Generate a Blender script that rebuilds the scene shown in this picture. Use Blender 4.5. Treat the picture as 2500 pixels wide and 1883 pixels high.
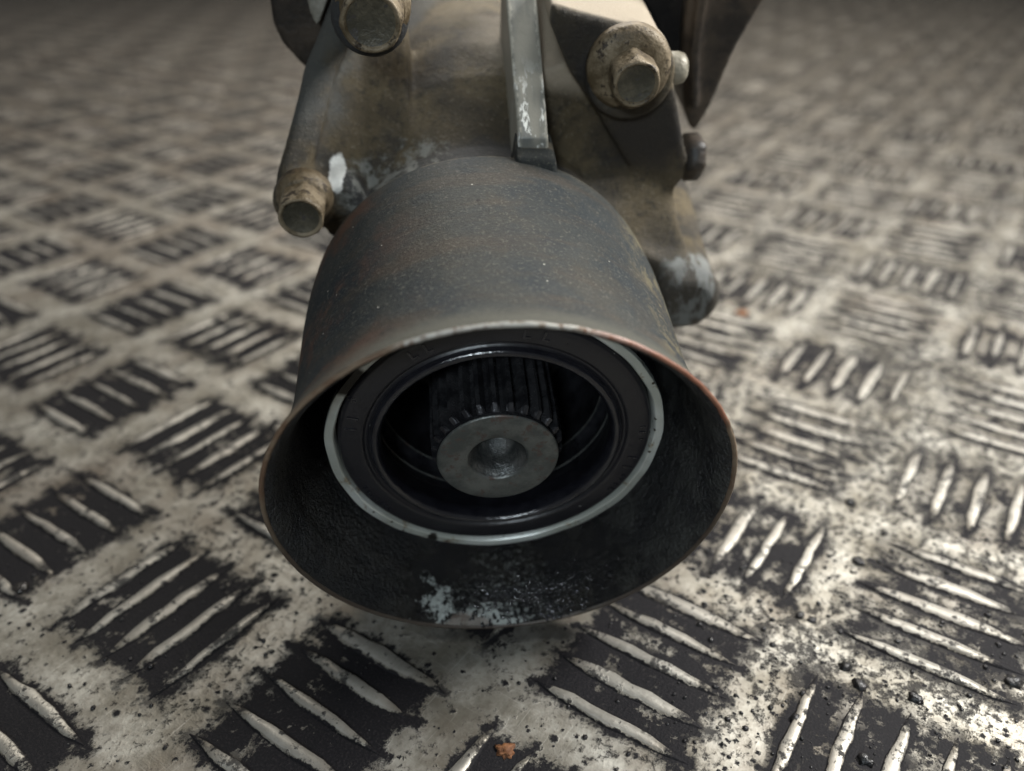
import bpy, bmesh, math, random
from mathutils import Vector, Matrix, noise

# ------------------------------------------------------------------ scale: one pitch of the tread pattern = 5 cm
U = 0.05
S = bpy.context.scene
for o in list(bpy.data.objects): bpy.data.objects.remove(o)
col = S.collection
rnd = random.Random(7)

# ------------------------------------------------------------------ camera
PITCH, ROLL = 0.5399, -0.0131
cd = bpy.data.cameras.new("camera"); cam = bpy.data.objects.new("camera", cd); col.objects.link(cam)
cp, sp = math.cos(PITCH), math.sin(PITCH); cr, sr = math.cos(ROLL), math.sin(ROLL)
M = Matrix(((cr, -sr, 0), (sr, cr, 0), (0, 0, 1))) @ Matrix(((1, 0, 0), (0, -sp, -cp), (0, cp, -sp)))
right, down, fwd = M[0].copy(), M[1].copy(), M[2].copy()
cam.matrix_world = Matrix.Translation((0, 0, 2.8853 * U)) @ Matrix((right, -down, -fwd)).transposed().to_4x4()
cd.sensor_width = 36; cd.lens = 2007.6 / 2500 * 36
cd.clip_start = 0.005; cd.clip_end = 20
cd.dof.use_dof = True; cd.dof.focus_distance = 3.2 * U; cd.dof.aperture_fstop = 8.6
S.camera = cam

# ------------------------------------------------------------------ light: one workshop ceiling lamp to the right, plus an added back light for the far floor
w = bpy.data.worlds.new("World"); S.world = w; w.use_nodes = True
bg = w.node_tree.nodes["Background"]; bg.inputs[0].default_value = (0.95, 0.98, 1.0, 1); bg.inputs[1].default_value = 0.11
def area(name, loc, target, size, power, color):
    l = bpy.data.lights.new(name, 'AREA'); l.shape = 'RECTANGLE'; l.size = size[0] * U; l.size_y = size[1] * U
    l.energy = power; l.color = color
    o = bpy.data.objects.new(name, l); col.objects.link(o); o.location = Vector(loc) * U
    o.rotation_euler = (Vector(target) - Vector(loc)).to_track_quat('-Z', 'Y').to_euler()
    return o
area("workshop_lamp", (9.2, 4.6, 8.6), (0.8, 2.6, 0), (3.6, 2.6), 6.2, (1.0, 0.985, 0.95))
area("far_floor_fill", (1.0, 24.0, 20.0), (0, 6, 0), (12, 6), 12.5, (1.0, 0.95, 0.87))  # added back light, unseen, brightens the far floor
area("ceiling_lamp_near", (3.5, 7.5, 13.0), (0, 3.5, 0.5), (5, 2), 1.4, (1.0, 0.98, 0.93))
area("window_behind", (-1.5, -6.5, 6.4), (0, 2.5, 0.5), (1.4, 1.0), 1.15, (0.82, 0.93, 1.0))
S.view_settings.view_transform = 'Standard'; S.view_settings.look = 'None'
S.view_settings.exposure = 0.10; S.view_settings.gamma = 1

# ------------------------------------------------------------------ node helpers
class NT:
    def __init__(s, name):
        s.m = bpy.data.materials.new(name); s.m.use_nodes = True; s.t = s.m.node_tree
        s.b = s.t.nodes["Principled BSDF"]
    def n(s, typ, **k):
        nd = s.t.nodes.new(typ)
        for a, v in k.items():
            if a.startswith('i_'):
                key = a[2:]; key = int(key) if key.isdigit() else key.replace('_', ' ')
                s.put(nd.inputs[key], v)
            else: setattr(nd, a, v)
        return nd
    def put(s, sock, v):
        if isinstance(v, bpy.types.NodeSocket): s.t.links.new(v, sock)
        elif isinstance(v, bpy.types.Node): s.t.links.new(v.outputs[0], sock)
        else: sock.default_value = v
    def math(s, op, a, b=0.0, c=0.0):
        nd = s.t.nodes.new('ShaderNodeMath'); nd.operation = op
        s.put(nd.inputs[0], a); s.put(nd.inputs[1], b); s.put(nd.inputs[2], c); return nd.outputs[0]
    def step(s, x, lo, hi):
        nd = s.t.nodes.new('ShaderNodeMapRange'); nd.interpolation_type = 'SMOOTHSTEP'
        s.put(nd.inputs[0], x); nd.inputs[1].default_value = lo; nd.inputs[2].default_value = hi; return nd.outputs[0]
    def noise(s, vec, scale, detail=4, rough=.55, dist=0.0):
        nd = s.t.nodes.new('ShaderNodeTexNoise'); s.put(nd.inputs['Vector'], vec)
        nd.inputs['Scale'].default_value = scale; nd.inputs['Detail'].default_value = detail
        nd.inputs['Roughness'].default_value = rough; nd.inputs['Distortion'].default_value = dist; return nd.outputs[0]
    def voro(s, vec, scale, rand=1.0):
        nd = s.t.nodes.new('ShaderNodeTexVoronoi'); s.put(nd.inputs['Vector'], vec); nd.inputs['Scale'].default_value = scale
        nd.inputs['Randomness'].default_value = rand; return nd.outputs['Distance'], nd.outputs['Color']
    def mix(s, f, a, b):
        nd = s.t.nodes.new('ShaderNodeMix'); nd.data_type = 'RGBA'
        s.put(nd.inputs[0], f)
        for q, v in ((6, a), (7, b)):
            if isinstance(v, tuple): nd.inputs[q].default_value = (*v, 1)
            else: s.put(nd.inputs[q], v)
        return nd.outputs[2]
    def coord(s, ref=None, scale=1 / U):
        tc = s.t.nodes.new('ShaderNodeTexCoord')
        if ref: tc.object = ref
        v = s.t.nodes.new('ShaderNodeVectorMath'); v.operation = 'SCALE'; s.put(v.inputs[0], tc.outputs['Object']); v.inputs[3].default_value = scale
        return v.outputs[0]
    def stretch(s, vec, sc, rot=0.0):
        mp = s.t.nodes.new('ShaderNodeMapping'); s.put(mp.inputs['Vector'], vec); mp.inputs['Scale'].default_value = sc
        mp.inputs['Rotation'].default_value = (0, 0, rot); return mp.outputs[0]
    def bump(s, h, strength, dist):
        nd = s.t.nodes.new('ShaderNodeBump'); s.put(nd.inputs['Height'], h); nd.inputs['Strength'].default_value = strength
        nd.inputs['Distance'].default_value = dist * U; s.t.links.new(nd.outputs[0], s.b.inputs['Normal']); return nd
    def out(s, col=None, rough=None, metal=None, spec=None):
        for k, v in (('Base Color', col), ('Roughness', rough), ('Metallic', metal), ('Specular IOR Level', spec)):
            if v is None: continue
            if isinstance(v, tuple): v = (*v, 1)
            s.put(s.b.inputs[k], v)
        return s.m
    def ball(s, vec, c, r, wob=0.0, nz=None, squash=(1, 1, 1), lo=.85, hi=1.1):
        """1 inside a ragged patch centred at c (stain, worn spot, painted shade or highlight)"""
        d = s.t.nodes.new('ShaderNodeVectorMath'); d.operation = 'SUBTRACT'; s.put(d.inputs[0], vec); d.inputs[1].default_value = c
        e = s.t.nodes.new('ShaderNodeVectorMath'); e.operation = 'MULTIPLY'; s.put(e.inputs[0], d.outputs[0]); e.inputs[1].default_value = squash
        l = s.t.nodes.new('ShaderNodeVectorMath'); l.operation = 'LENGTH'; s.put(l.inputs[0], e.outputs[0])
        x = l.outputs['Value']
        if nz is not None: x = s.math('ADD', x, s.math('MULTIPLY', s.math('SUBTRACT', nz, .5), wob))
        return s.math('SUBTRACT', 1.0, s.step(x, r * lo, r * hi))

def mesh_obj(name, bm_or_mesh, mat=None, parent=None, smooth=True):
    if isinstance(bm_or_mesh, bmesh.types.BMesh):
        me = bpy.data.meshes.new(name); bm_or_mesh.to_mesh(me); bm_or_mesh.free()
    else: me = bm_or_mesh
    if smooth:
        for p in me.polygons: p.use_smooth = True
    if mat and not me.materials: me.materials.append(mat)
    o = bpy.data.objects.new(name, me); col.objects.link(o)
    if parent: o.parent = parent
    return o
def tag(o, label=None, cat=None, group=None, kind=None):
    for k, v in (('label', label), ('category', cat), ('group', group), ('kind', kind)):
        if v: o[k] = v
    return o

# ================================================================== THE FLOOR: five-bar tread plate
YAW, LX, LY = 0.9601, -1.8753, 4.1838
floor = bpy.data.objects.new("floor", None)          # replaced below by the plate mesh (needs its own frame for the pattern)
bpy.data.objects.remove(floor)
EXT = 46
def plate_mesh():
    me = bpy.data.meshes.new("floor")
    n = 24; vs = []; fs = []
    for i in range(n + 1):
        for j in range(n + 1):
            vs.append(((i / n * 2 - 1) * EXT * U + 8 * U, (j / n * 2 - 1) * EXT * U + 4 * U, 0))
    for i in range(n):
        for j in range(n): a = i * (n + 1) + j; fs.append((a, a + n + 1, a + n + 2, a + 1))
    me.from_pydata(vs, [], fs); return me
floor = mesh_obj("floor", plate_mesh()); floor.location = (LX * U, LY * U, 0); floor.rotation_euler = (0, 0, YAW)
tag(floor, "grimy aluminium tread plate floor with raised five-bar pattern", None, None, 'structure')

def floor_material(name, bar=False):
    t = NT(name); P = t.coord(floor)
    sx = t.n('ShaderNodeSeparateXYZ', i_0=P)
    X, Y = sx.outputs[0], sx.outputs[1]
    # wobble so that outlines of the grime are ragged
    nA = t.noise(P, 8, 8, .80); nB = t.noise(P, 26, 4, .7); nC = t.noise(P, 1.3, 3, .5); nF = t.noise(P, 90, 3, .6)
    big = t.noise(P, .32, 2, .5)
    i = t.math('ROUND', X); j = t.math('ROUND', Y)
    p = t.math('SUBTRACT', X, i); q = t.math('SUBTRACT', Y, j)
    par = t.math('FLOORED_MODULO', t.math('ADD', i, j), 2.0)
    par = t.math('GREATER_THAN', par, .5)
    along = t.math('ADD', t.math('MULTIPLY', p, t.math('SUBTRACT', 1.0, par)), t.math('MULTIPLY', q, par))
    across = t.math('ADD', t.math('MULTIPLY', q, t.math('SUBTRACT', 1.0, par)), t.math('MULTIPLY', p, par))
    aa = t.math('ABSOLUTE', along); ac = t.math('ABSOLUTE', across)
    # distance to nearest bar (lens shaped)
    c5 = t.math('MULTIPLY', t.math('ROUND', t.math('DIVIDE', across, .182)), .182)
    c5 = t.math('MINIMUM', t.math('MAXIMUM', c5, -.364), .364)
    db = t.math('ABSOLUTE', t.math('SUBTRACT', across, c5))
    taper = t.math('MULTIPLY', t.math('MULTIPLY', aa, aa), .26)
    near = t.math('SUBTRACT', t.math('ADD', db, taper), .060)           # <0 at the bar and round it
    near = t.math('MAXIMUM', near, t.math('SUBTRACT', aa, .39))
    block = t.math('MAXIMUM', t.math('SUBTRACT', aa, .335), t.math('SUBTRACT', ac, .415))
    wob = t.math('ADD', t.math('MULTIPLY', t.math('SUBTRACT', nA, .5), .30), t.math('MULTIPLY', t.math('SUBTRACT', nB, .5), .16))
    nearw = t.math('ADD', near, t.math('MULTIPLY', wob, .62))
    edge = t.math('SUBTRACT', 1.0, t.step(nearw, -.012, .014))
    blockw = t.math('ADD', block, wob)
    fill = t.math('SUBTRACT', 1.0, t.step(blockw, -.02, .02))
    hole = t.step(t.math('ADD', t.math('ADD', t.noise(P, 4.6, 6, .7), t.math('MULTIPLY', t.math('SUBTRACT', t.noise(P, .7, 2, .5), .5), .30)), t.math('ADD', t.math('MULTIPLY', t.math('SUBTRACT', nB, .5), .35), t.math('MULTIPLY', t.step(t.math('SUBTRACT', X, Y), 1.5, 6.0), .125))), .575, .63)  # places rubbed clean
    fill = t.math('MULTIPLY', fill, t.math('SUBTRACT', 1.0, t.math('MULTIPLY', hole, .93)))
    grime = t.math('MAXIMUM', t.math('MULTIPLY', edge, t.step(nC, .30, .5)), fill)
    # dots, crumbs and smears of old grease outside the groups; more of them towards the right
    v1, c1 = t.voro(P, 9); v2, c2 = t.voro(P, 24)
    dots = t.math('SUBTRACT', 1.0, t.step(t.math('ADD', v1, t.math('ADD', t.math('MULTIPLY', nF, .14), t.math('MULTIPLY', t.math('SUBTRACT', nB, .5), .35))), .17, .27))
    sc = t.n('ShaderNodeSeparateColor', i_0=c1); dots = t.math('MULTIPLY', dots, t.math('GREATER_THAN', sc.outputs[0], .48))
    dots2 = t.math('SUBTRACT', 1.0, t.step(t.math('ADD', v2, t.math('MULTIPLY', t.math('SUBTRACT', nF, .5), .8)), .16, .32)); sc2 = t.n('ShaderNodeSeparateColor', i_0=c2)
    side = t.step(t.math('SUBTRACT', X, Y), 1.2, 6.0)                                # dirtier where the parts get dragged
    lim = t.math('SUBTRACT', .76, t.math('MULTIPLY', side, .40))
    dots2 = t.math('MULTIPLY', dots2, t.math('GREATER_THAN', sc2.outputs[0], lim))
    smear = t.step(t.math('ADD', t.math('ADD', t.noise(P, 13, 8, .85), t.math('MULTIPLY', t.math('SUBTRACT', t.noise(P, 1.1, 3, .6), .5), .26)), t.math('MULTIPLY', side, .055)), .545, .61)
    grime = t.math('MAXIMUM', grime, t.math('MAXIMUM', t.math('MAXIMUM', dots, dots2), t.math('MULTIPLY', smear, .88)))
    if bar:
        sz = t.math('MULTIPLY', sx.outputs[2], 1.0)
        low = t.math('SUBTRACT', 1.0, t.step(t.math('ADD', sz, t.math('ADD', t.math('MULTIPLY', t.math('SUBTRACT', nA, .5), .045), t.math('MULTIPLY', t.math('SUBTRACT', nB, .5), .03))), .006, .012))
        worn = t.step(t.math('ADD', t.noise(P, 5.0, 5, .7), t.math('MULTIPLY', t.math('SUBTRACT', nB, .5), .4)), .55, .62)
        grime = t.math('MAXIMUM', low, t.math('MAXIMUM', t.math('MULTIPLY', worn, .85), t.math('MULTIPLY', t.math('MAXIMUM', dots, dots2), .9)))
    halo = t.math('SUBTRACT', 1.0, t.step(t.math('ADD', block, t.math('MULTIPLY', t.math('SUBTRACT', nA, .5), .3)), -.06, .15))
    brown = t.step(t.noise(P, .9, 5, .68, .5), .42, .66)
    xr = t.math('SUBTRACT', t.math('MULTIPLY', X, math.cos(YAW)), t.math('MULTIPLY', Y, math.sin(YAW)))
    yr = t.math('ADD', t.math('MULTIPLY', X, math.sin(YAW)), t.math('MULTIPLY', Y, math.cos(YAW)))
    # contact shade and oily smear along the rim, painted into the plate colour
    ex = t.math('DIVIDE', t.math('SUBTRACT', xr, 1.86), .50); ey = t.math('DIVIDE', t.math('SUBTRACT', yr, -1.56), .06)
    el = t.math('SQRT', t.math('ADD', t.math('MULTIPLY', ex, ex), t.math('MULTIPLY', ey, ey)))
    contact_shade = t.math('SUBTRACT', 1.0, t.step(t.math('ADD', el, t.math('MULTIPLY', t.math('SUBTRACT', nA, .5), 1.6)), .55, 1.15))
    grime = t.math('MAXIMUM', grime, t.math('MULTIPLY', contact_shade, .7)) if not bar else grime  # contact shade joins the grime mask
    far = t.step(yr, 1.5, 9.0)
    # metal: dull, mottled, scratched
    scr = t.noise(t.stretch(P, (60, 3, 3), .35), 1.0, 3, .6); scr2 = t.noise(t.stretch(P, (3.2, 70, 3), -.2), 1.0, 3, .6)
    mott = t.noise(P, 3.4, 6, .68)
    m1 = t.mix(t.step(mott, .35, .68), (.23, .212, .172), (.52, .50, .445))
    m1 = t.mix(t.math('MULTIPLY', t.step(nB, .42, .7), .5), m1, (.19, .165, .13))
    m1 = t.mix(t.math('MULTIPLY', t.step(t.math('MAXIMUM', scr, scr2), .60, .72), .35), m1, (.66, .64, .58))
    m1 = t.mix(t.math('MULTIPLY', t.step(nC, .52, .75), .35), m1, (.17, .12, .085))
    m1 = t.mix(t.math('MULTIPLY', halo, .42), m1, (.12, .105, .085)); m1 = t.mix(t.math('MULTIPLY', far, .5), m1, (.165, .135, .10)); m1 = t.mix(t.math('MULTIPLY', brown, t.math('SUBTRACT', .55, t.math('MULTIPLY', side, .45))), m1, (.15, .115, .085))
    if bar: m1 = t.mix(t.math('MULTIPLY', t.step(t.math('ADD', sx.outputs[2], t.math('MULTIPLY', t.math('SUBTRACT', nB, .5), .01)), .010, .016), .35), m1, (.58, .56, .51))
    dirt = t.mix(t.step(nF, .45, .8), (.009, .0085, .010), (.026, .023, .024))
    # far away years of dust lie over everything
    g = t.math('MULTIPLY', grime, 1.0)
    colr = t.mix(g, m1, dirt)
    rough = t.math('ADD', t.math('MULTIPLY', t.math('SUBTRACT', 1.0, g), t.math('ADD', .40, t.math('MULTIPLY', mott, .22))), t.math('MULTIPLY', g, t.math('ADD', .58, t.math('MULTIPLY', nF, .3))))
    metal = t.math('MULTIPLY', t.math('SUBTRACT', 1.0, g), .62)
    h = t.math('ADD', t.math('MULTIPLY', nB, .5), t.math('ADD', t.math('MULTIPLY', g, t.math('ADD', .5, t.math('MULTIPLY', nF, .6))), t.math('MULTIPLY', mott, .6)))
    t.bump(h, .55, .012)
    return t.out(colr, rough, metal, t.math('SUBTRACT', .5, t.math('MULTIPLY', g, .33)))
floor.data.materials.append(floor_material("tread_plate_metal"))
bar_mat = floor_material("tread_bar_metal", True)

def bar_mesh(seed):
    """one raised lozenge, along local X, about 26 stations of triangles"""
    r = random.Random(seed); L = .365 * r.uniform(.92, 1.03); W = .028 * r.uniform(.75, 1.25); Hh = .016; n = 8
    vs = []; fs = []
    for k in range(n + 1):
        s = -1 + 2 * k / n; w_ = W * (1 - abs(s) ** 2.7) * (1 + r.uniform(-.15, .13)) + .0025
        hh = Hh * (1 - abs(s) ** 3) * (1 + r.uniform(-.10, .05)) + .002; x = s * L; yo = r.uniform(-.005, .005)
        for yy, zz in ((-w_ * 1.22, -.004), (-w_ * .72, hh * .95), (w_ * .72, hh * .97), (w_ * 1.22, -.004)):
            vs.append((x * U, (yo + yy) * U, zz * U))
    for k in range(n):
        for q in range(3): a = k * 4 + q; fs.append((a, a + 4, a + 5, a + 1))
    me = bpy.data.meshes.new("bar"); me.from_pydata(vs, [], fs); me.materials.append(bar_mat)
    for p in me.polygons: p.use_smooth = True
    return me
bars = [bar_mesh(k) for k in range(11)]
cY, sY = math.cos(YAW), math.sin(YAW)
cand = []
CAM = Vector((0, 0, 2.8853))
def project(Wv):
    q = M @ (Wv - CAM)
    if q.z < .05: return None
    return 2007.6 * q.x / q.z + 1250, 2007.6 * q.y / q.z + 941.5, q.z
for i in range(-8, 46):
    for j in range(-26, 44):
        wx, wy = LX + i * cY - j * sY, LY + i * sY + j * cY
        pr = project(Vector((wx, wy, 0)))
        if not pr or not (-450 < pr[0] < 2950 and -30 < pr[1] < 2450): continue
        odd = (i + j) % 2
        for k in range(-2, 3):
            o = k * .182 + rnd.uniform(-.006, .006)
            x, y = (i, j + o) if not odd else (i + o, j)
            a = math.pi / 2 if odd else 0
            a += rnd.uniform(-.02, .02)
            bx, by = LX + x * cY - y * sY, LY + x * sY + y * cY
            pb = project(Vector((bx, by, 0)))
            vis = pb and -150 < pb[0] < 2650 and -20 < pb[1] < 2050
            # hidden under / behind the machine part: not among the largest seen
            hid = abs(bx + .05 - .03 * by) < .62 and by > 2.0 and pb and pb[1] < 1450
            cand.append((pb[2] + (0 if vis else 50) + (60 if hid else 0), x, y, a + rnd.choice((0, math.pi)), rnd.randrange(11), rnd.uniform(.93, 1.04), rnd.uniform(.8, 1.15)))
cand.sort(key=lambda c: c[0])
for c in cand[:300]:
    o = bpy.data.objects.new("bar", bars[c[4]]); col.objects.link(o); o.parent = floor
    o.location = (c[1] * U, c[2] * U, 0); o.rotation_euler = (0, 0, c[3]); o.scale = (c[5], c[6], 1)
vs, fs = [], []
for c in cand[300:]:
    if c[0] > 50 and c[0] < 60 and c[0] - 50 > 14: pass
    me = bars[c[4]]; b = len(vs); ca, sa = math.cos(c[3]), math.sin(c[3])
    for v in me.vertices:
        x, y = v.co.x * c[5], v.co.y * c[6]
        vs.append((c[1] * U + x * ca - y * sa, c[2] * U + x * sa + y * ca, v.co.z))
    for p in me.polygons: fs.append([b + q for q in p.vertices])
me = bpy.data.meshes.new("bar"); me.from_pydata(vs, [], fs); me.materials.append(bar_mat)
o = mesh_obj("far_bars", me, None, floor); tag(o, None, None, None, 'stuff')

# ================================================================== THE MACHINE PART
C0 = Vector((-0.04216145, 2.46364266, 0.87546528)); R0 = .8965
u_, ax_, v_ = Vector((0.99702358, 0.07709716, 0)), Vector((-0.07528545, 0.97359445, 0.21551321)), Vector((0.01661546, -0.21487175, 0.97650093))
root = bpy.data.objects.new("gearbox_end", None); col.objects.link(root); root.empty_display_size = .02
B0 = C0 - R0 * v_
root.matrix_world = Matrix.Translation(B0 * U) @ Matrix((u_, ax_, v_)).transposed().to_4x4()
tag(root, "greasy cast gearbox end with bell shaped dust shield and splined shaft lying on tread plate", "gearbox")
def P3(u, v, d): return Vector((u, d, v + R0)) * U      # part coordinates -> local metres
def pc(u, v, d): return (u, d, v + R0)                  # the same, in pattern units (for shaders)

def lathe(prof, seg=128, cu=0, cv=0, closed=False, a0=0, a1=2 * math.pi, rfun=None):
    """prof: list of (d, r)"""
    bm = bmesh.new(); rings = []
    full = abs(a1 - a0 - 2 * math.pi) < 1e-6; n = seg if full else seg + 1
    for d, r in prof:
        ring = []
        for k in range(n):
            a = a0 + (a1 - a0) * k / seg; rr = r + (rfun(a, d) if rfun and r > 0 else 0)
            ring.append(bm.verts.new(P3(cu + rr * math.cos(a), cv + rr * math.sin(a), d)))
        rings.append(ring)
    m = len(rings)
    for i in range(m if closed else m - 1):
        A, B = rings[i], rings[(i + 1) % m]
        for k in range(n if full else n - 1):
            l = (k + 1) % n
            bm.faces.new((A[k], A[l], B[l], B[k]))
    bmesh.ops.remove_doubles(bm, verts=bm.verts, dist=1e-6 * U)
    bmesh.ops.recalc_face_normals(bm, faces=bm.faces)
    return bm
def prism(poly, d0, d1, shift=(0, 0)):
    """poly of (u, v) extruded from d0 to d1"""
    bm = bmesh.new()
    A = [bm.verts.new(P3(u, v, d0)) for u, v in poly]; B = [bm.verts.new(P3(u + shift[0], v + shift[1], d1)) for u, v in poly]
    bm.faces.new(A); bm.faces.new(B[::-1]); n = len(A)
    for k in range(n): bm.faces.new((A[k], B[k], B[(k + 1) % n], A[(k + 1) % n]))
    bmesh.ops.recalc_face_normals(bm, faces=bm.faces); return bm
def hexa(pts):
    bm = bmesh.new(); V = [bm.verts.new(P3(*p)) for p in pts]
    for f in ((0, 1, 2, 3), (7, 6, 5, 4), (0, 4, 5, 1), (1, 5, 6, 2), (2, 6, 7, 3), (3, 7, 4, 0)): bm.faces.new([V[q] for q in f])
    bmesh.ops.recalc_face_normals(bm, faces=bm.faces); return bm
def cyl(prof, cu, cv, seg=40): return lathe([(prof[0][0], 0)] + prof + [(prof[-1][0], 0)], seg, cu, cv)
def fuse(name, bms, voxel, smooth, mat, parent, factor=.5):
    me = bpy.data.meshes.new("tmp"); allb = bmesh.new()
    for b in bms:
        t = bpy.data.meshes.new("t"); b.to_mesh(t); b.free(); allb.from_mesh(t); bpy.data.meshes.remove(t)
    allb.to_mesh(me); allb.free()
    o = bpy.data.objects.new("tmp", me); col.objects.link(o)
    r = o.modifiers.new("r", 'REMESH'); r.mode = 'VOXEL'; r.voxel_size = voxel * U; r.use_smooth_shade = True
    if smooth: s = o.modifiers.new("s", 'SMOOTH'); s.factor = factor; s.iterations = smooth
    dg = bpy.context.evaluated_depsgraph_get(); ev = o.evaluated_get(dg); out = bpy.data.meshes.new_from_object(ev)
    bpy.data.objects.remove(o); bpy.data.meshes.remove(me)
    out.materials.clear(); out.name = name
    return mesh_obj(name, out, mat, parent)

# ---------------- materials of the part
def m_shield():
    t = NT("shield_paint"); P = t.coord(root); s = t.n('ShaderNodeSeparateXYZ', i_0=P); d = s.outputs[1]
    big = t.noise(P, 1.8, 4, .6, .4); mid = t.noise(P, 8, 5, .7); fine = t.noise(P, 70, 3, .7); fine2 = t.noise(P, 150, 2, .6)
    band = t.noise(t.stretch(P, (.9, 5, 1.6)), 1.6, 4, .6)
    c = t.mix(t.step(big, .38, .62), (.010, .016, .020), (.026, .029, .027))
    c = t.mix(t.math('MULTIPLY', t.step(t.noise(P, 4.2, 6, .75), .48, .64), .45), c, (.038, .032, .022))
    c = t.mix(t.math('MULTIPLY', t.step(band, .5, .68), .55), c, (.046, .034, .023))
    c = t.mix(t.math('MULTIPLY', t.step(s.outputs[0], -.25, -.85), .0), c, (.1, .05, .03))
    c = t.mix(t.math('MULTIPLY', t.step(mid, .52, .72), .35), c, (.052, .048, .038))
    c = t.mix(t.math('MULTIPLY', t.step(fine, .54, .68), .62), c, (.105, .10, .082))
    c = t.mix(t.math('MULTIPLY', t.step(fine2, .56, .66), .6), c, (.006, .007, .008))
    # orange rust blushes along the left flank
    rn = t.noise(P, 2.6, 5, .7)
    left = t.math('MULTIPLY', t.step(t.math('MULTIPLY', s.outputs[0], -1.0), .18, .70), t.step(rn, .46, .66))
    c = t.mix(t.math('MULTIPLY', left, .9), c, (.095, .044, .026))
    # crusty dust on right flank
    cr = t.math('MULTIPLY', t.step(s.outputs[0], .52, .72), t.step(t.math('ADD', mid, t.math('MULTIPLY', fine, .5)), .70, .9))
    c = t.mix(t.math('MULTIPLY', cr, .8), c, (.15, .125, .07))
    # worn, brownish zone next to the rim
    c = t.mix(t.math('MULTIPLY', t.math('SUBTRACT', 1.0, t.step(t.math('ADD', d, t.math('MULTIPLY', t.math('SUBTRACT', mid, .5), .12)), .03, .17)), .75), c, (.078, .076, .060))
    re = t.math('SUBTRACT', 1.0, t.step(t.math('ABSOLUTE', t.math('SUBTRACT', d, 1.262)), .010, .022)); c = t.mix(t.math('MULTIPLY', re, t.math('MULTIPLY', t.step(mid, .40, .55), .85)), c, (.13, .11, .078))
    vd, vc = t.voro(P, 22); sv = t.n('ShaderNodeSeparateColor', i_0=vc)
    sp_ = t.math('MULTIPLY', t.math('SUBTRACT', 1.0, t.step(vd, .06, .11)), t.math('GREATER_THAN', sv.outputs[0], .93))
    c = t.mix(sp_, c, (.40, .39, .34))
    vd2, vc2 = t.voro(P, 13); sv2 = t.n('ShaderNodeSeparateColor', i_0=vc2)
    c = t.mix(t.math('MULTIPLY', t.math('SUBTRACT', 1.0, t.step(vd2, .07, .13)), t.math('GREATER_THAN', sv2.outputs[1], .9)), c, (.006, .006, .006))
    t.bump(t.math('ADD', t.math('MULTIPLY', mid, .5), t.math('ADD', t.math('MULTIPLY', fine, .6), t.math('ADD', t.math('MULTIPLY', t.noise(P, 24, 8, .88), 1.3), t.math('MULTIPLY', sp_, .6)))), .5, .011)
    return t.out(c, t.math('ADD', .56, t.math('MULTIPLY', mid, .25)), 0.0, .32)
def m_inside():
    t = NT("shield_inside_grease"); P = t.coord(root); s = t.n('ShaderNodeSeparateXYZ', i_0=P)
    mid = t.noise(P, 6, 6, .7); fine = t.noise(P, 38, 4, .7); tiny = t.noise(P, 90, 3, .7)
    c = t.mix(t.step(mid, .4, .65), (.010, .010, .011), (.026, .024, .021))
    c = t.mix(t.math('MULTIPLY', t.step(s.outputs[0], .35, .75), t.step(mid, .42, .66)), c, (.045, .047, .044))
    # wet highlight at the very bottom of the lip, painted into the colour
    pn = t.noise(P, 10, 6, .72); ps = t.noise(t.stretch(P, (6, 26, 2)), 1.0, 6, .75)
    pa = t.ball(P, pc(-.12, -.865, .052), .23, .55, ps, (.95, .6, 5.0), .7, 1.15); pb = t.ball(P, pc(-.31, -.81, .095), .060, .42, t.noise(P, 16, 6, .78), (.8, .7, 1.1), .6, 1.3)
    pd = t.math('MULTIPLY', t.ball(P, pc(.08, -.865, .07), .30, .5, ps, (.9, .6, 3.5), .6, 1.2), t.step(t.noise(P, 48, 4, .8), .52, .60))
    pa = t.math('MULTIPLY', pa, t.math('SUBTRACT', 1.0, t.math('MULTIPLY', t.step(t.noise(P, 15, 7, .8), .54, .62), .9)))
    patch = t.math('MAXIMUM', t.math('MAXIMUM', pa, pb), t.math('MULTIPLY', pd, .45))
    c = t.mix(t.math('MULTIPLY', patch, .92), c, (.58, .62, .59))
    pk = t.ball(P, pc(-.24, -.87, .015), .17, .3, pn, (1, 1.2, 3.0)); c = t.mix(t.math('MULTIPLY', pk, .75), c, (.24, .19, .16))
    rough = t.math('ADD', .20, t.math('MULTIPLY', mid, .34))
    wet = t.ball(P, pc(.12, -.86, .05), .5, .3, pn, (.8, 1, 1))
    rough = t.math('SUBTRACT', rough, t.math('MULTIPLY', t.math('MAXIMUM', wet, patch), .17))
    t.bump(t.math('ADD', t.math('MULTIPLY', mid, 1.0), t.math('ADD', t.math('MULTIPLY', fine, .9), t.math('MULTIPLY', tiny, .5))), 1.0, .035)
    return t.out(c, rough, 0.0, .6)
def m_rimedge():
    t = NT("rim_edge_rust"); P = t.coord(root); s = t.n('ShaderNodeSeparateXYZ', i_0=P)
    a = t.noise(P, 5, 5, .7); b = t.noise(P, 30, 3, .6)
    c = t.mix(t.step(a, .40, .60), (.13, .075, .045), (.19, .14, .095))
    bare = t.math('MULTIPLY', t.ball(P, pc(.08, .9, 0), .42, .3, a, (1, 1, 1)), t.step(b, .36, .52))
    c = t.mix(bare, c, (.42, .40, .36))
    red = t.math('MULTIPLY', t.ball(P, pc(.58, .68, 0), .34, .3, a), 1.0)
    c = t.mix(t.math('MULTIPLY', red, .7), c, (.23, .085, .05))
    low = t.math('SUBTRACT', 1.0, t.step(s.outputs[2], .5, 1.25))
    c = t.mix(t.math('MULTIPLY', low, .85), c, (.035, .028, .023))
    t.bump(b, .5, .006)
    return t.out(c, .5, .1)
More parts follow.
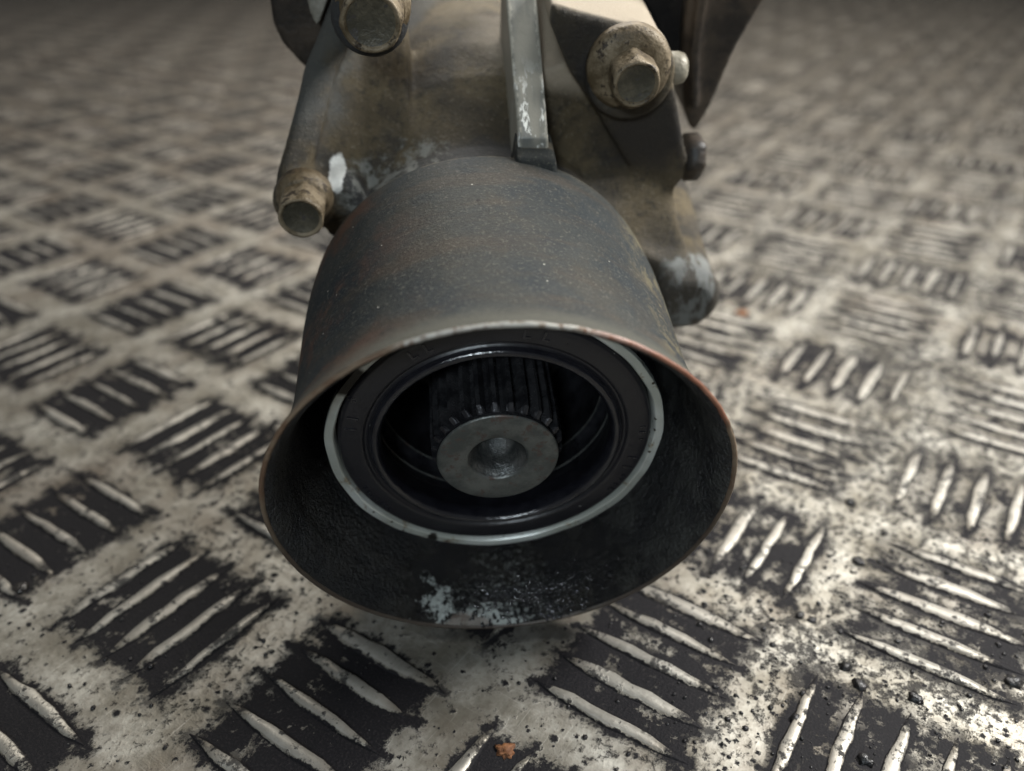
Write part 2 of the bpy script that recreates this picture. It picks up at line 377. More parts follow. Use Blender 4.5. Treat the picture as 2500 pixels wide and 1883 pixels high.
def m_cast():
    t = NT("cast_housing_dirt"); P = t.coord(root); s = t.n('ShaderNodeSeparateXYZ', i_0=P); d = s.outputs[1]
    big = t.noise(P, 1.7, 4, .6, .6); mid = t.noise(P, 6, 5, .7); fine = t.noise(P, 60, 3, .7)
    c = t.mix(t.step(big, .38, .64), (.046, .035, .019), (.120, .092, .050))
    c = t.mix(t.math('MULTIPLY', t.step(t.noise(P, 3.1, 4, .65), .50, .66), .75), c, (.024, .023, .022))
    c = t.mix(t.math('MULTIPLY', t.step(mid, .54, .75), .5), c, (.115, .092, .058))
    c = t.mix(t.math('MULTIPLY', t.step(fine, .56, .70), .55), c, (.20, .175, .13)); c = t.mix(t.math('MULTIPLY', t.step(t.noise(P, 22, 8, .85), .50, .62), .75), c, (.022, .018, .013))
    # darker blue grey oily collar right behind the shield
    co = t.math('MULTIPLY', t.math('SUBTRACT', 1.0, t.step(t.math('ADD', d, t.math('MULTIPLY', t.math('SUBTRACT', mid, .5), .12)), 1.46, 1.56)), t.math('SUBTRACT', 1.0, t.step(s.outputs[0], .4, .8)))
    co = t.math('MULTIPLY', co, t.step(s.outputs[0], -.70, -.56))
    c = t.mix(t.math('MULTIPLY', co, .85), c, (.028, .031, .035))
    oily_shade = t.math('MULTIPLY', t.ball(P, pc(.80, .74, 1.50), .32, .35, mid, (1.15, .85, 1.6), .4, 1.5), .92)  # oil and shade under the right bolt, painted dark on the ear
    oily_shade_left = t.math('MULTIPLY', t.ball(P, pc(.46, 1.12, 1.55), .25, .2, mid, (1, 1, 1.5), .4, 1.5), .7)  # same painted oil and shade, upper left part of the ear
    sc = t.math('MULTIPLY', t.ball(P, pc(-.38, .60, 1.46), .27, .30, mid, (1, 1.5, 1.2)), t.step(t.noise(P, 14, 5, .7), .44, .6))
    c = t.mix(t.math('MULTIPLY', sc, .8), c, (.23, .235, .215))
    # blue grey cleaner outer flank of the left boss
    bl = t.math('MULTIPLY', t.math('SUBTRACT', 1.0, t.step(t.math('ADD', t.math('SUBTRACT', s.outputs[0], t.math('MULTIPLY', t.math('SUBTRACT', d, 1.4), .48)), t.math('MULTIPLY', t.math('SUBTRACT', mid, .5), .25)), -.86, -.74)), t.step(d, 1.50, 1.62))
    c = t.mix(t.math('MULTIPLY', bl, .7), c, (.075, .08, .078))
    # bare metal spots: next to the left bolt, end of right foot
    sp1 = t.ball(P, pc(-.645, .610, 1.50), .072, .11, t.noise(P, 11, 5, .7), (2.0, .52, 1))
    sp2 = t.math('MULTIPLY', t.ball(P, pc(1.08, .02, 1.22), .22, .3, mid, (1, 1, 1)), t.step(t.noise(t.stretch(P, (12, 3, 5)), 1, 5, .7), .46, .56))
    c = t.mix(t.math('MULTIPLY', sp2, .85), c, (.30, .32, .31)); c = t.mix(sp1, c, (.78, .79, .76))
    c = t.mix(t.math('MULTIPLY', t.math('MULTIPLY', t.math('SUBTRACT', 1.0, t.step(d, 1.2, 1.55)), t.step(s.outputs[0], .75, .85)), .55), c, (.05, .048, .046))
    c = t.mix(t.math('MAXIMUM', oily_shade, oily_shade_left), c, (.020, .017, .015))
    # cleaner machined edge of the bolt ear
    ear = t.math('MULTIPLY', t.ball(P, pc(.62, 1.2, 2.0), .70, .12, mid, (.9, .8, 2.0)), t.step(d, 1.52, 1.56))
    c = t.mix(t.math('MULTIPLY', ear, .85), c, (.40, .34, .26))
    t.bump(t.math('ADD', t.math('MULTIPLY', t.noise(P, 22, 8, .85), 1.2), t.math('MULTIPLY', fine, .8)), .7, .014)
    return t.out(c, t.math('ADD', .52, t.math('MULTIPLY', mid, .25)), t.math('ADD', t.math('MULTIPLY', sp1, .4), .08), .4)
def m_simple(name, c1, c2, rough, metal=0.0, sc=8, bumpd=.008, spec=.5, c3=None):
    t = NT(name); P = t.coord(root); a = t.noise(P, sc, 5, .7); f = t.noise(P, sc * 8, 3, .6)
    c = t.mix(t.step(a, .38, .64), c1, c2)
    if c3: c = t.mix(t.step(t.noise(P, sc * 2.3, 5, .75), .54, .62), c, c3)
    t.bump(t.math('ADD', a, t.math('MULTIPLY', f, .6)), .5, bumpd)
    return t.out(c, t.math('ADD', rough, t.math('MULTIPLY', t.math('SUBTRACT', a, .5), .25)), metal, spec)
def m_ring():
    t = NT("ring_aluminium"); P = t.coord(root); a = t.noise(P, 9, 5, .75); f = t.noise(P, 60, 3, .6)
    s = t.n('ShaderNodeSeparateXYZ', i_0=P)
    c = t.mix(t.step(t.noise(P, 2.5, 3, .6), .4, .62), (.42, .44, .40), (.62, .65, .62))
    c = t.mix(t.math('MULTIPLY', t.step(a, .55, .64), .8), c, (.20, .14, .07))
    vd, vc = t.voro(P, 26); sv = t.n('ShaderNodeSeparateColor', i_0=vc)
    c = t.mix(t.math('MULTIPLY', t.math('SUBTRACT', 1.0, t.step(t.math('ADD', vd, t.math('MULTIPLY', f, .2)), .22, .34)), t.math('GREATER_THAN', sv.outputs[0], .72)), c, (.04, .03, .02))
    g = t.ball(P, pc(-.56, .40, .3), .085, .05, a)
    g = t.math('MAXIMUM', g, t.ball(P, pc(-.30, -.60, .3), .030, .06, a))
    c = t.mix(g, c, (.025, .022, .018))
    t.bump(f, .3, .004)
    return t.out(c, .36, .45)
def m_rubber():
    t = NT("oily_seal_rubber"); P = t.coord(root); a = t.noise(P, 12, 5, .7); f = t.noise(P, 70, 2, .5)
    c = t.mix(a, (.008, .008, .010), (.017, .016, .019))
    vd, vc = t.voro(P, 40); sv = t.n('ShaderNodeSeparateColor', i_0=vc)
    c = t.mix(t.math('MULTIPLY', t.math('SUBTRACT', 1.0, t.step(vd, .1, .16)), t.math('GREATER_THAN', sv.outputs[0], .965)), c, (.35, .35, .33))
    t.bump(t.math('ADD', a, t.math('MULTIPLY', f, .4)), .35, .006)
    return t.out(c, t.math('ADD', .16, t.math('MULTIPLY', a, .34)), 0, .6)
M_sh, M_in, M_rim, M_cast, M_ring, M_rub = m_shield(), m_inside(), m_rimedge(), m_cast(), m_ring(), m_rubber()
M_lip = m_simple("wet_black_lip", (.008, .008, .011), (.014, .014, .018), .13, 0, 14, .0035, .9)
M_bore = m_simple("oily_steel_bore", (.012, .012, .015), (.03, .03, .035), .30, .5, 10, .004)
M_shaft = m_simple("shaft_steel", (.085, .092, .088), (.15, .155, .145), .42, .55, 9, .005, .5, (.11, .085, .075))
M_spl = m_simple("spline_steel", (.028, .028, .032), (.075, .075, .08), .24, .6, 9, .004)
M_hole = m_simple("centre_hole_steel", (.05, .055, .055), (.13, .13, .125), .22, .6, 16, .012, .6)
M_bolt = m_simple("rusty_bolt", (.085, .062, .034), (.22, .175, .115), .55, .15, 6, .014, .4, (.035, .025, .016))
M_bface = m_simple("bolt_face", (.055, .05, .036), (.115, .10, .07), .5, .2, 8, .01, .4, (.06, .055, .05))
def m_rib():
    t = NT("rib_worn_metal"); P = t.coord(root); s = t.n('ShaderNodeSeparateXYZ', i_0=P); a = t.noise(P, 6, 5, .7); b = t.noise(P, 30, 4, .7)
    c = t.mix(t.step(t.noise(t.stretch(P, (9, 1.6, 2)), 1, 4, .6), .4, .62), (.15, .155, .145), (.27, .26, .22))
    off = t.math('ABSOLUTE', t.math('SUBTRACT', s.outputs[0], .225))
    e = t.step(t.math('ADD', off, t.math('MULTIPLY', t.math('SUBTRACT', b, .5), .05)), .050, .060)
    c = t.mix(t.math('MULTIPLY', e, .8), c, (.42, .40, .34))
    chip = t.math('MULTIPLY', t.math('SUBTRACT', 1.0, t.step(s.outputs[1], 1.30, 1.62)), t.step(t.noise(t.stretch(P, (26, 7, 9)), 1, 5, .7), .54, .6))
    c = t.mix(chip, c, (.75, .76, .72))
    wall = t.math('SUBTRACT', 1.0, t.step(s.outputs[0], .148, .156)); c = t.mix(t.math('MULTIPLY', wall, .8), c, (.035, .032, .030))  # shaded left side of the rib, painted dark
    t.bump(t.math('ADD', a, b), .3, .006); return t.out(c, .48, .15)
M_rib = m_rib()
M_dark = m_simple("dark_bracket", (.018, .015, .013), (.055, .042, .031), .5, 0, 3, .015, .4, (.02, .017, .015))
M_gap_shade = m_simple("gap_shade_black", (.006, .006, .007), (.016, .014, .013), .5, 0, 4, .01, .3)  # near black, holds the deep shade of the gap
M_knob = m_simple("knob_metal", (.15, .135, .10), (.26, .24, .19), .5, .2, 6, .008)
M_lit_step = m_simple("lit_step_metal", (.20, .19, .16), (.34, .33, .29), .45, .3, 6, .006)  # paler metal: the light on the ledge is put into its colour

# ---------------- dust shield: outer skin, folded rim, greasy inside
prof_k = [(0, .8965), (.04, .884), (.08, .871), (.14, .853), (.2, .84), (.3, .827), (.4, .822), (.55, .8235), (.7, .826), (.85, .828), (1.0, .825), (1.12, .816), (1.2, .806), (1.254, .795)]
def smoothprof(k, m=3):
    out = []
    for i in range(len(k) - 1):
        for q in range(m):
            t_ = q / m; p0, p1, p2, p3 = k[max(i - 1, 0)], k[i], k[i + 1], k[min(i + 2, len(k) - 1)]
            f = lambda a, b, c, d_: .5 * (2 * b + (c - a) * t_ + (2 * a - 5 * b + 4 * c - d_) * t_ ** 2 + (3 * b - a - 3 * c + d_) * t_ ** 3)
            out.append((f(p0[0], p1[0], p2[0], p3[0]), f(p0[1], p1[1], p2[1], p3[1])))
    out.append(k[-1]); return out
def dent(a, d): return .004 * math.sin(2 * a + 1) * math.exp(-d * 2) + .0025 * math.sin(5 * a) * math.exp(-d * 6)
po = smoothprof(prof_k); po[0] = (.004, .8965)
shield = mesh_obj("dust_shield", lathe(po + [(1.275, .778), (1.28, .74), (1.285, .69)], 192, rfun=dent), M_sh, root)
shield["label"] = "blue grey bell shaped dust shield with rust blushes"
pi_ = [(.004, .8965), (-.003, .8945), (-.007, .889), (-.006, .882), (.004, .877)]
mesh_obj("rim_edge", lathe(pi_, 720, rfun=lambda a, d: dent(a, d) + .0022 * noise.noise(Vector((math.cos(a) * 14, math.sin(a) * 14, d * 60))) + .0012 * noise.noise(Vector((math.cos(a) * 50, math.sin(a) * 50, 3)))), M_rim, shield)
inn = [(.004, .877), (.012, .866), (.03, .852), (.06, .838), (.10, .826), (.15, .816)] + [(d, r - .026) for d, r in smoothprof(prof_k) if d > .19 and d < .95] + [(.98, .795), (1.0, .70), (1.0, .69)]
def gritty(a, d):
    x = math.degrees(a) % 360; m_ = max(0, 1 - abs(x - 278) / 52) ** .7 * max(0, 1 - abs(d - .08) / .17)
    if m_ <= 0: return dent(a, d)
    q = Vector((math.cos(a) * .85, math.sin(a) * .85, d)); return dent(a, d) - m_ * (.010 * max(0, noise.noise(q * 16) + .2) + .008 * abs(noise.noise(q * 42)) + .005 * noise.noise(q * 85))
inn2 = []
for (d0, r0), (d1, r1) in zip(inn, inn[1:]):
    st = max(1, int(math.hypot(d1 - d0, r1 - r0) / .008)) if d0 < .26 else 1
    inn2 += [(d0 + (d1 - d0) * q / st, r0 + (r1 - r0) * q / st) for q in range(st)]
inn2.append(inn[-1])
mesh_obj("shield_inside", lathe(inn2, 840, rfun=gritty), M_in, shield)

bm = bmesh.new()
for k in range(800):
    a = math.radians(rnd.gauss(-82, 11)); d = rnd.uniform(.0, .16) if rnd.random() < .8 else rnd.uniform(.1, .28); rr = (.877 - d * 1.0 if d < .03 else (.852 - (d - .03) * .45 if d < .12 else .815))
    s_ = rnd.choice((.005, .008, .011, .015)) * rnd.uniform(.7, 1.2)
    bmesh.ops.create_icosphere(bm, subdivisions=1, radius=s_ * U, matrix=Matrix.Translation(P3(rr * math.cos(a), rr * math.sin(a), d)) @ Matrix.Rotation(rnd.uniform(0, 6), 4, 'Y') @ Matrix.Diagonal((1.3, 1, .6, 1)))
gc = mesh_obj("grease_crumbs", bm, m_simple("wet_grease_crumbs", (.010, .010, .011), (.025, .025, .027), .07, 0, 20, .003, 1.0), shield); gc["kind"] = "stuff"
# ---------------- housing nose with the bright ring face and the seal
nose = mesh_obj("housing_nose", lathe([(.30 + .03, .694), (.36, .70), (.6, .705), (1.0, .71)], 160), M_bore, root)
ring = mesh_obj("ring_face", lathe([(.36, .691), (.319, .6905), (.3165, .6895), (.3155, .687), (.3155, .6865), (.3155, .660), (.3155, .6595), (.3165, .657), (.322, .652), (.39, .645)], 192,
      rfun=lambda a, d: .0025 * math.sin(7 * a) + .0015 * math.sin(19 * a + 1)), M_ring, root)
ring["label"] = "pale aluminium ring round the black seal"
seal = mesh_obj("oil_seal", lathe([(.39, .644), (.345, .6435), (.328, .638), (.322, .632), (.320, .626), (.320, .60), (.320, .575), (.320, .555), (.321, .545), (.326, .541), (.334, .537), (.336, .530), (.332, .525), (.326, .520)], 192), M_rub, root)
seal["label"] = "black rubber oil seal wet with oil"
mesh_obj("seal_lip", lathe([(.326, .520), (.314, .516), (.306, .509), (.302, .500), (.303, .491), (.309, .483), (.320, .477), (.340, .472), (.358, .470), (.374, .473), (.40, .483), (.45, .49), (.47, .50)], 160), M_lip, seal)
mesh_obj("inner_lip", lathe([(.47, .50), (.50, .508), (.515, .5115), (.528, .5085), (.54, .5075), (.56, .512), (.585, .50), (.60, .488), (.6125, .4832), (.625, .484), (.66, .50), (.80, .50), (1.1, .48), (1.3, .30), (1.3, .0)], 160), M_bore, seal)
for rr, dd in ((.5085, .528), (.4835, .613)):         # the two bright edges seen low in the bore
    w_ = .007
    mesh_obj("bore_edge", lathe([(dd - w_, rr + w_), (dd - w_ * .6, rr - .001), (dd + w_ * .3, rr - .002), (dd + w_, rr + w_ * .5)], 160), M_shaft, seal)
def seal_mark(u, v, w, h, kind):
    a = math.atan2(v, u); r = math.hypot(u, v); bm = bmesh.new()
    def bx(r0, r1, t0, t1):
        P = []
        for d in (.3165, .322):
            for rr, tt in ((r0, t0), (r1, t0), (r1, t1), (r0, t1)): P.append(bm.verts.new(P3(rr * math.cos(a) - tt * math.sin(a), rr * math.sin(a) + tt * math.cos(a), d)))
        for f in ((0, 1, 2, 3), (7, 6, 5, 4), (0, 4, 5, 1), (1, 5, 6, 2), (2, 6, 7, 3), (3, 7, 4, 0)): bm.faces.new([P[q] for q in f])
    bx(r - w / 2, r + w / 2, -h / 2, h / 2)
    if kind == 'L': bx(r - w / 2, r - w / 2 + h, -w * .55, -h / 2)
    bmesh.ops.recalc_face_normals(bm, faces=bm.faces)
    mesh_obj("seal_mark", bm, M_lip, seal, False)
for x in ((-.295, .473, 'L'), (-.239, .496, 'L'), (-.527, .18, 'I'), (-.542, .125, 'I'), (.554, -.128, 'I'), (.533, -.184, 'I'), (.10, .55, 'L'), (.17, .535, 'L')):
    k_ = .59 / math.hypot(x[0], x[1]) if x[2] == 'L' else .595 / math.hypot(x[0], x[1])
    seal_mark(x[0] * k_, x[1] * k_, .045, .010, x[2])
# faint moulded lettering strokes along the lower left and right of the seal
for a in [math.radians(q) for q in (202, 205, 207.5, 211, 214, 216.5, 219, 336, 333, 330, 327, 358, 2, 5)]:
    seal_mark(.605 * math.cos(a), .605 * math.sin(a), rnd.uniform(.014, .026), .006, rnd.choice('LI'))

# ---------------- splined shaft
def splined():
    bm = bmesh.new(); NT_ = 26; n = NT_ * 8; rings = []
    for d, ro, ri in ((.243, .247, .247), (.256, .247, .247), (.266, .238, .238), (.272, .242, .234), (.290, .268, .234), (.36, .272, .234), (.6, .272, .234), (1.25, .272, .234)):
        ring = []
        for k in range(n):
            a = 2 * math.pi * k / n; ph = (k % 8) / 8
            t_ = 1 if ph in (.25, .375, .5) else (.55 if ph in (.125, .625) else 0)
            r = ri + (ro - ri) * t_; ring.append(bm.verts.new(P3(r * math.cos(a + .06), r * math.sin(a + .06), d)))
        rings.append(ring)
    for A, B in zip(rings, rings[1:]):
        for k in range(n): l = (k + 1) % n; bm.faces.new((A[k], A[l], B[l], B[k]))
    bmesh.ops.recalc_face_normals(bm, faces=bm.faces); return bm
shaft = mesh_obj("splined_shaft", splined(), M_spl, root, False)
mesh_obj("shaft_face", lathe([(.243, .247), (.2365, .2445), (.235, .240), (.235, .128), (.238, .122), (.246, .118)], 96), M_shaft, shaft)
mesh_obj("centre_hole", lathe([(.246, .118), (.262, .104), (.275, .094), (.31, .088), (.36, .082), (.37, .070), (.42, .025), (.43, 0)], 64), M_hole, shaft)

# ---------------- cast housing body
def circle(cu, cv, r, n=24, a0=0, a1=360): return [(cu + r * math.cos(math.radians(a0 + (a1 - a0) * k / n)), cv + r * math.sin(math.radians(a0 + (a1 - a0) * k / n))) for k in range(n)]
body = []
body.append(lathe([(1.10, 0), (1.10, .70), (1.30, .715), (1.46, .72), (1.50, .715), (1.56, .735), (1.68, .80), (1.85, .90), (2.05, .97), (2.3, .99), (3.6, .9), (3.6, 0)], 96, rfun=lambda a, d: -.20 * max(0, -math.cos(a)) ** 1.5 * min(1, max(0, (d - 1.6) / .3))))
body.append(lathe([(1.38, 0), (1.38, .120), (1.42, .150), (1.52, .145), (1.64, .11), (1.66, 0)], 40, -.80, .50))            # boss of left bolt
def loft(secs):
    bm = bmesh.new(); rr = [[bm.verts.new(P3(*p)) for p in sec] for sec in secs]; n = len(rr[0])
    for A, B in zip(rr, rr[1:]):
        for k in range(n): l = (k + 1) % n; bm.faces.new((A[k], A[l], B[l], B[k]))
    bm.faces.new(rr[0][::-1]); bm.faces.new(rr[-1]); bmesh.ops.recalc_face_normals(bm, faces=bm.faces); return bm
# wall that climbs from the left bolt boss to the upper flange, smooth into the barrel
EL = [(-.90, .56, 1.40), (-.925, .63, 1.46), (-.850, .79, 1.58), (-.80, .905, 1.70), (-.772, .985, 1.80), (-.705, 1.085, 1.90), (-.646, 1.19, 2.0), (-.58, 1.30, 2.12)]
body.append(loft([[(a + .07, b - .09, c), (a + .19, b - .34, c), (-.25, .15, c), (-.30, .58 + (c - 1.46) * .85, c), (-.52, b - .20 + (c - 1.4) * .06, c), (a + .15, b - .125, c)] for a, b, c in EL[1:]]))
# raised outer strut of that wall
body.append(loft([[(a + .075 + .075 * math.cos(t_ * math.pi / 4), b - .03 + .075 * math.sin(t_ * math.pi / 4), c) for t_ in range(8)] for a, b, c in EL]))
# ramp from the right foot up to the ear
ER = [(1.15, .04, 1.27), (1.122, .10, 1.31), (1.065, .165, 1.38), (.984, .35, 1.46), (.955, .48, 1.53), (.93, .56, 1.62)]
body.append(loft([[(a, b - .04, c), (a - .08, b - .3, c), (.4, -.2, c), (.45, .40 + (c - 1.3) * .5, c), (a - .22, b + .06, c), (a - .05, b + .02, c)] for a, b, c in ER[1:]]))
body.append(lathe([(1.40, 0), (1.40, .075), (1.43, .105), (2.0, .13), (2.2, 0)], 32, -.635, .515))                                            # little boss beside it
body.append(lathe([(1.42, 0), (1.42, .13), (1.46, .155), (1.8, .17), (2.6, .20), (2.6, 0)], 40, -.42, 1.30))                        # boss of the upper bolt
ear = [(.31, 1.25), (.32, 1.322), (.441, 1.285), (.652, 1.231), (.761, 1.195), (.805, 1.165), (.835, 1.11), (.884, .952), (.964, .696), (1.0, .60), (.995, .50), (.94, .42), (.86, .42), (.70, .60), (.56, .82), (.40, 1.05)]
body.append(prism(ear, 1.52, 2.5, (.02, .0)))
body.append(loft([[(.25, 1.0, 1.62), (.80, 1.12, 1.60), (.95, .62, 1.60), (.90, .30, 1.60), (.5, .0, 1.5), (.2, .3, 1.5)], [(.25, 1.25, 2.4), (.85, 1.12, 2.4), (1.0, .62, 2.4), (1.0, .1, 2.4), (.5, .0, 2.4), (.2, .3, 2.4)]]))
body.append(lathe([(1.44, 0), (1.44, .185), (1.47, .195), (1.6, .20), (1.8, 0)], 40, .665, 1.035))                                       # seat of right bolt
body.append(lathe([(1.19, 0), (1.19, .125), (1.205, .15), (1.25, .182), (1.32, .175), (1.42, .178), (1.55, .185), (1.8, .21), (2.3, .25), (2.3, 0)], 40, 1.015, -.02)) # foot boss
body.append(hexa([(.95, -.10, 1.50), (1.05, .06, 1.50), (.80, .30, 1.58), (.55, .10, 1.40), (1.1, -.2, 2.3), (1.15, .2, 2.3), (.9, .6, 2.3), (.5, .2, 2.3)]))
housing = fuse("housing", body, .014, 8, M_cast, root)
housing["label"] = "dirty tan cast housing with bolt bosses"
# raised rib on top
rb = [hexa([(.150, .60, 1.235), (.300, .60, 1.235), (.290, .872, 1.25), (.163, .876, 1.25), (.158, .8, 2.5), (.300, .8, 2.5), (.300, 1.50, 2.45), (.158, 1.50, 2.45)])]
rb[0] = hexa([(.148, .60, 1.235), (.305, .60, 1.235), (.290, .872, 1.25), (.163, .876, 1.25), (.150, .60, 2.3), (.312, .60, 2.3), (.292, 1.375, 2.02), (.152, 1.375, 2.02)])
rib = fuse("rib", rb, .010, 3, M_rib, root); rib["label"] = "square rib with chipped bright edges"
foot = fuse("rib_foot", [hexa([(.12, .55, 1.15), (.36, .55, 1.15), (.32, .80, 1.20), (.15, .81, 1.20), (.12, .55, 1.40), (.36, .55, 1.40), (.31, .86, 1.32), (.15, .87, 1.32)])], .014, 5, M_sh, root)

# ---------------- flange bolts
def bolt_parts(d_face, length, cu, cv, rc, rh, rot):
    b = bpy.data.objects.new("flange_bolt", None); col.objects.link(b); b.parent = root; b.empty_display_size = .003
    d1 = d_face + length
    mesh_obj("bolt_collar", lathe([(d1 + .05, 0), (d1 + .05, rc), (d1 + .015, rc), (d1 - .004, rc * .97), (d1 - .02, rc * .86), (d1 - .03, rh * 1.02), (d1 - .03, 0)], 48, cu, cv), M_bolt, b)
    bm = bmesh.new(); n = 48; rings = []
    def hexr(a, r):
        q = (a - rot) % (math.pi / 3) - math.pi / 6; return r / math.cos(q)
    for d, f, rnd_ in ((d1, 1.0, 0), (d_face + .03, 1.0, 0), (d_face + .006, 1.0, .9), (d_face, .93, 1), (d_face + .002, .86, 1), (d_face + .012, .80, 1)):
        ring = []
        for k in range(n):
            a = 2 * math.pi * k / n; hr = min(hexr(a, rh * .90), rh * 1.0); r = (hr * (1 - rnd_) + rh * .93 * rnd_) * f
            ring.append(bm.verts.new(P3(cu + r * math.cos(a), cv + r * math.sin(a), d)))
        rings.append(ring)
    for A, B in zip(rings, rings[1:]):
        for k in range(n): l = (k + 1) % n; bm.faces.new((A[k], A[l], B[l], B[k]))
    bmesh.ops.recalc_face_normals(bm, faces=bm.faces)
    h = mesh_obj("bolt_head", bm, M_bolt, b)
    bm = bmesh.new(); c = bm.verts.new(P3(cu, cv, d_face + .016)); ring = [bm.verts.new(P3(cu + rh * .76 * math.cos(2 * math.pi * k / n), cv + rh * .76 * math.sin(2 * math.pi * k / n), d_face + .013)) for k in range(n)]
    r2 = [bm.verts.new(P3(cu + rh * .80 * math.cos(2 * math.pi * k / n), cv + rh * .80 * math.sin(2 * math.pi * k / n), d_face + .010)) for k in range(n)]
    for k in range(n): l = (k + 1) % n; bm.faces.new((c, ring[k], ring[l])); bm.faces.new((ring[k], r2[k], r2[l], ring[l]))
    bmesh.ops.recalc_face_normals(bm, faces=bm.faces); mesh_obj("bolt_face", bm, M_bface, b)
    return b
bolt_parts(1.20, .17, -.790, .555, .128, .105, .3)["label"] = "small rusty bolt on the left boss"
bolt_parts(1.27, .18, -.402, 1.350, .150, .125, .1)["label"] = "upper bolt cut by the top edge of the photo"
bolt_parts(1.28, .16, .652, 1.075, .182, .105, .52)["label"] = "wide collared bolt on the right ear"

# ---------------- back flange, right bracket, side knob and side bolt
def inv(px, py, d):
    r_ = M.transposed() @ Vector(((px - 1250) / 2007.6, (py - 941.5) / 2007.6, 1.0))
    s_ = ((C0 + d * ax_ - CAM).dot(ax_)) / r_.dot(ax_); Q = CAM + s_ * r_ - C0; return (Q.dot(u_), Q.dot(v_))
fl = [(-.83, 1.6), (-.90, 1.40), (-.905, 1.205), (-.912, 1.097), (-.885, 1.0), (-.813, .90), (-.7, .8), (-.6, .9), (-.6, 1.6)]
fuse("back_flange", [prism(fl, 2.02, 2.35)], .016, 4, M_dark, root)["label"] = "dark flange behind the upper left bolt"
fuse("lit_step", [prism([(-.76, 1.45), (-.738, 1.287), (-.720, 1.16), (-.705, 1.11), (-.685, 1.12), (-.60, 1.28), (-.60, 1.45)], 1.94, 2.05)], .010, 3, M_lit_step, root)["label"] = "ledge beside the upper left bolt, painted pale as if lit"
br = [(1.02, 1.6), (1.04, 1.00), (1.10, .62), (1.150, .50), (1.19, .48), (1.245, .62), (1.32, .92), (1.42, 1.16), (1.60, 1.6)]
fuse("side_bracket", [prism(br, 2.05, 2.5, (.08, -.1)), prism([(1.06, 1.5), (1.08, .9), (1.13, .62), (1.17, .62), (1.13, .9), (1.12, 1.5)], 1.99, 2.2)], .018, 5, M_dark, root)["label"] = "dark brown bracket wedge on the right"
gap = [inv(*q, 2.25) for q in ((1545, -40), (1712, -40), (1712, 285), (1697, 300), (1678, 290), (1655, 200), (1600, 60))]  # added black mass for the deep shade behind the ear
fuse("gap_shade_filler", [prism(gap, 2.25, 2.6)], .016, 3, M_gap_shade, root)["label"] = "black filler painted as deep shade between the right bolt ear and the bracket"
def side_lathe(prof, u0, v0, d0, seg, hexn=False):
    """turned about the u axis; prof of (u, r)"""
    bm = bmesh.new(); rings = []
    for uu, r in prof:
        rings.append([bm.verts.new(P3(u0 + uu, v0 + (r / (math.cos(((2 * math.pi * k / seg) % (math.pi / 3)) - math.pi / 6)) if hexn else r) * math.sin(2 * math.pi * k / seg),
                      d0 + (r / (math.cos(((2 * math.pi * k / seg) % (math.pi / 3)) - math.pi / 6)) if hexn else r) * math.cos(2 * math.pi * k / seg))) for k in range(seg)])
    for A, B in zip(rings, rings[1:]):
        for k in range(seg): l = (k + 1) % seg; bm.faces.new((A[k], A[l], B[l], B[k]))
    bm.faces.new(rings[-1]); bm.faces.new(rings[0][::-1])
    bmesh.ops.recalc_face_normals(bm, faces=bm.faces); return bm
mesh_obj("side_knob", side_lathe([(-.15, .072), (.025, .072), (.052, .064), (.066, .045), (.070, .02)], .885, 1.000, 1.62, 24), M_knob, root)["label"] = "pale rounded stub beside the right bolt"
mesh_obj("side_bolt", side_lathe([(-.10, .06), (.0, .06), (.0, .098), (.07, .098), (.088, .085), (.088, .02)], 1.005, .560, 1.62, 24, True), M_dark, root)["label"] = "dark hex bolt head sticking out to the right"

# ================================================================== CRUMBS ON THE PLATE
def lump(name, x, y, s, seed, mat, flat=.5, sub=2, ragged=.35, z=None):
    bm = bmesh.new(); bmesh.ops.create_icosphere(bm, subdivisions=sub, radius=s * U)
    for v in bm.verts:
        k = 1 + ragged * (noise.noise(v.co / (s * U) * 1.7 + Vector((seed * 3.1, seed, 0))) * 1.6); v.co *= k; v.co.z *= flat
        if v.co.z < 0: v.co.z *= .3
    o = mesh_obj(name, bm, mat, None); o.location = (x * U, y * U, (s * flat * .2 if z is None else z) * U); o.rotation_euler = (0, 0, seed); return o
def m_flat(name, c1, c2, rough, sc=400, spec=.5, metal=0.0):
    t = NT(name); tc = t.n('ShaderNodeTexCoord').outputs['Object']; a = t.noise(tc, sc, 4, .7)
    t.bump(a, .6, .02); return t.out(t.mix(t.step(a, .35, .65), c1, c2), rough, metal, spec)
M_rust = m_flat("orange_rust", (.10, .038, .014), (.22, .09, .032), .75)
M_grease = m_flat("black_grease", (.006, .006, .006), (.018, .016, .017), .38)
M_drop = m_flat("oil_drop", (.02, .017, .015), (.03, .026, .022), .12, spec=.7)
tag(lump("rust_flake", -.044, 2.028, .032, 3, M_rust, .30, 3, .55), "orange rust flake in the dark grime at the bottom of the photo", "rust flake")
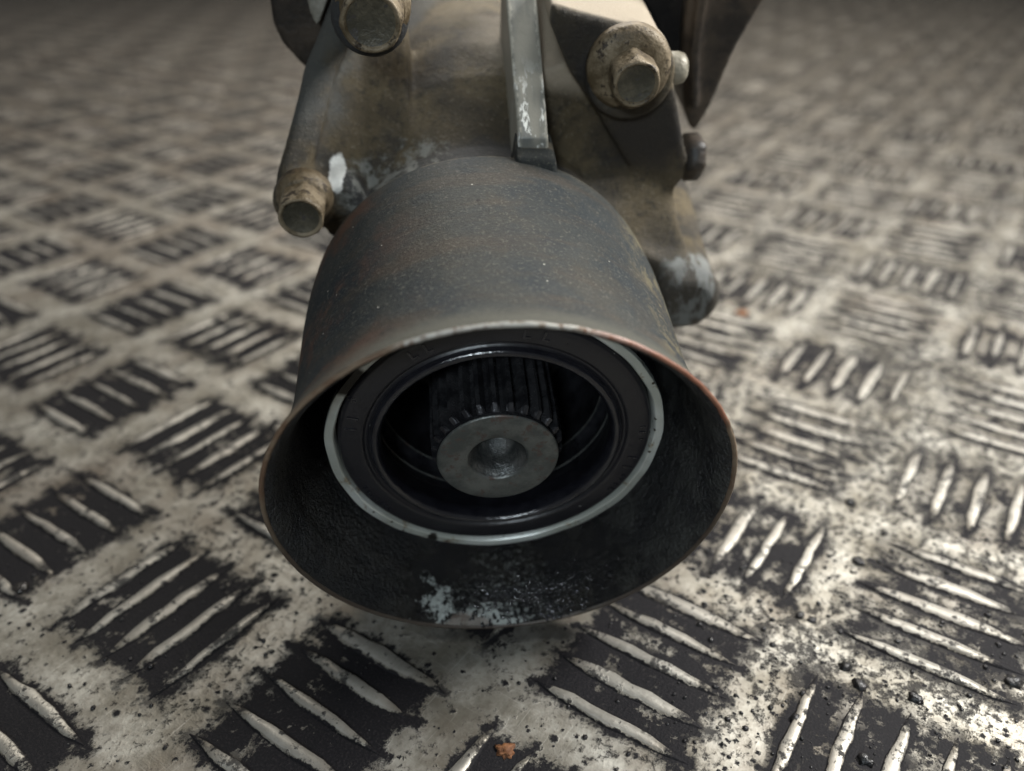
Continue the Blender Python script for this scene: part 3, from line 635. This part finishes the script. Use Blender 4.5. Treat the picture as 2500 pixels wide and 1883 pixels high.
tag(lump("rust_flake", 1.831, 5.878, .055, 5, M_rust, .3, 2, .5), "blurred orange rust flake behind the pale foot of the gearbox", "rust flake")
tag(lump("oil_drop", -2.411, 2.949, .038, 1, M_drop, .5, 3, .08), "shiny dark oil drop near the left edge of the photo", "oil drop")
tag(lump("oil_drop", -1.897, 3.067, .030, 2, M_drop, .5, 3, .08), "shiny oil drop beside the upper bar of the left foreground bars", "oil drop")
GL = ["black grease clump between the two rows of bars right of the shield", "smaller grease clump right beside a similar one on the bare metal at right",
      "grease clump at the tip of the long bars on the right", "large grease clump on the right edge of the photo", "grease clump on the thick upright bar at bottom right",
      "grease clump low in the bottom right corner bars", "flattened grease clump on the bare plate at upper right", "ring shaped grease clump on bare metal at right",
      "grease clump just below the ring shaped clump", "dark brown grease crumb at the top of a bar near bottom right"]
for k, ((x, y, s), lb) in enumerate(zip([(1.32, 2.712, .022), (1.364, 2.679, .020), (1.715, 3.058, .030), (2.102, 2.322, .032), (1.132, 2.15, .024), (1.344, 1.971, .026), (1.84, 3.514, .03), (1.425, 2.414, .026), (1.451, 2.313, .03), (1.657, 2.248, .028)], GL)):
    tag(lump("grease_clump", x, y, s, k + 11, M_grease, .55, 2, .5), lb, "grease clump", "grease clumps on the plate")
# fine grit: nobody could count it
bm = bmesh.new()
for k in range(1500):
    if rnd.random() < .6: x = rnd.uniform(.6, 3.2); y = rnd.uniform(1.6, 4.8)
    else: x = rnd.uniform(-2.6, 2.6); y = rnd.uniform(1.7, 4.5)
    s = rnd.choice((.004, .006, .006, .009, .013)) * rnd.uniform(.7, 1.3)
    m_ = Matrix.Translation((x * U, y * U, s * .25 * U)) @ Matrix.Rotation(rnd.uniform(0, 6), 4, 'Z') @ Matrix.Diagonal((1, rnd.uniform(.6, 1), .5, 1))
    bmesh.ops.create_icosphere(bm, subdivisions=1, radius=s * U, matrix=m_)
tag(mesh_obj("grit", bm, M_grease), "black grit and crumbs of old grease scattered over the plate", "grit", None, 'stuff')
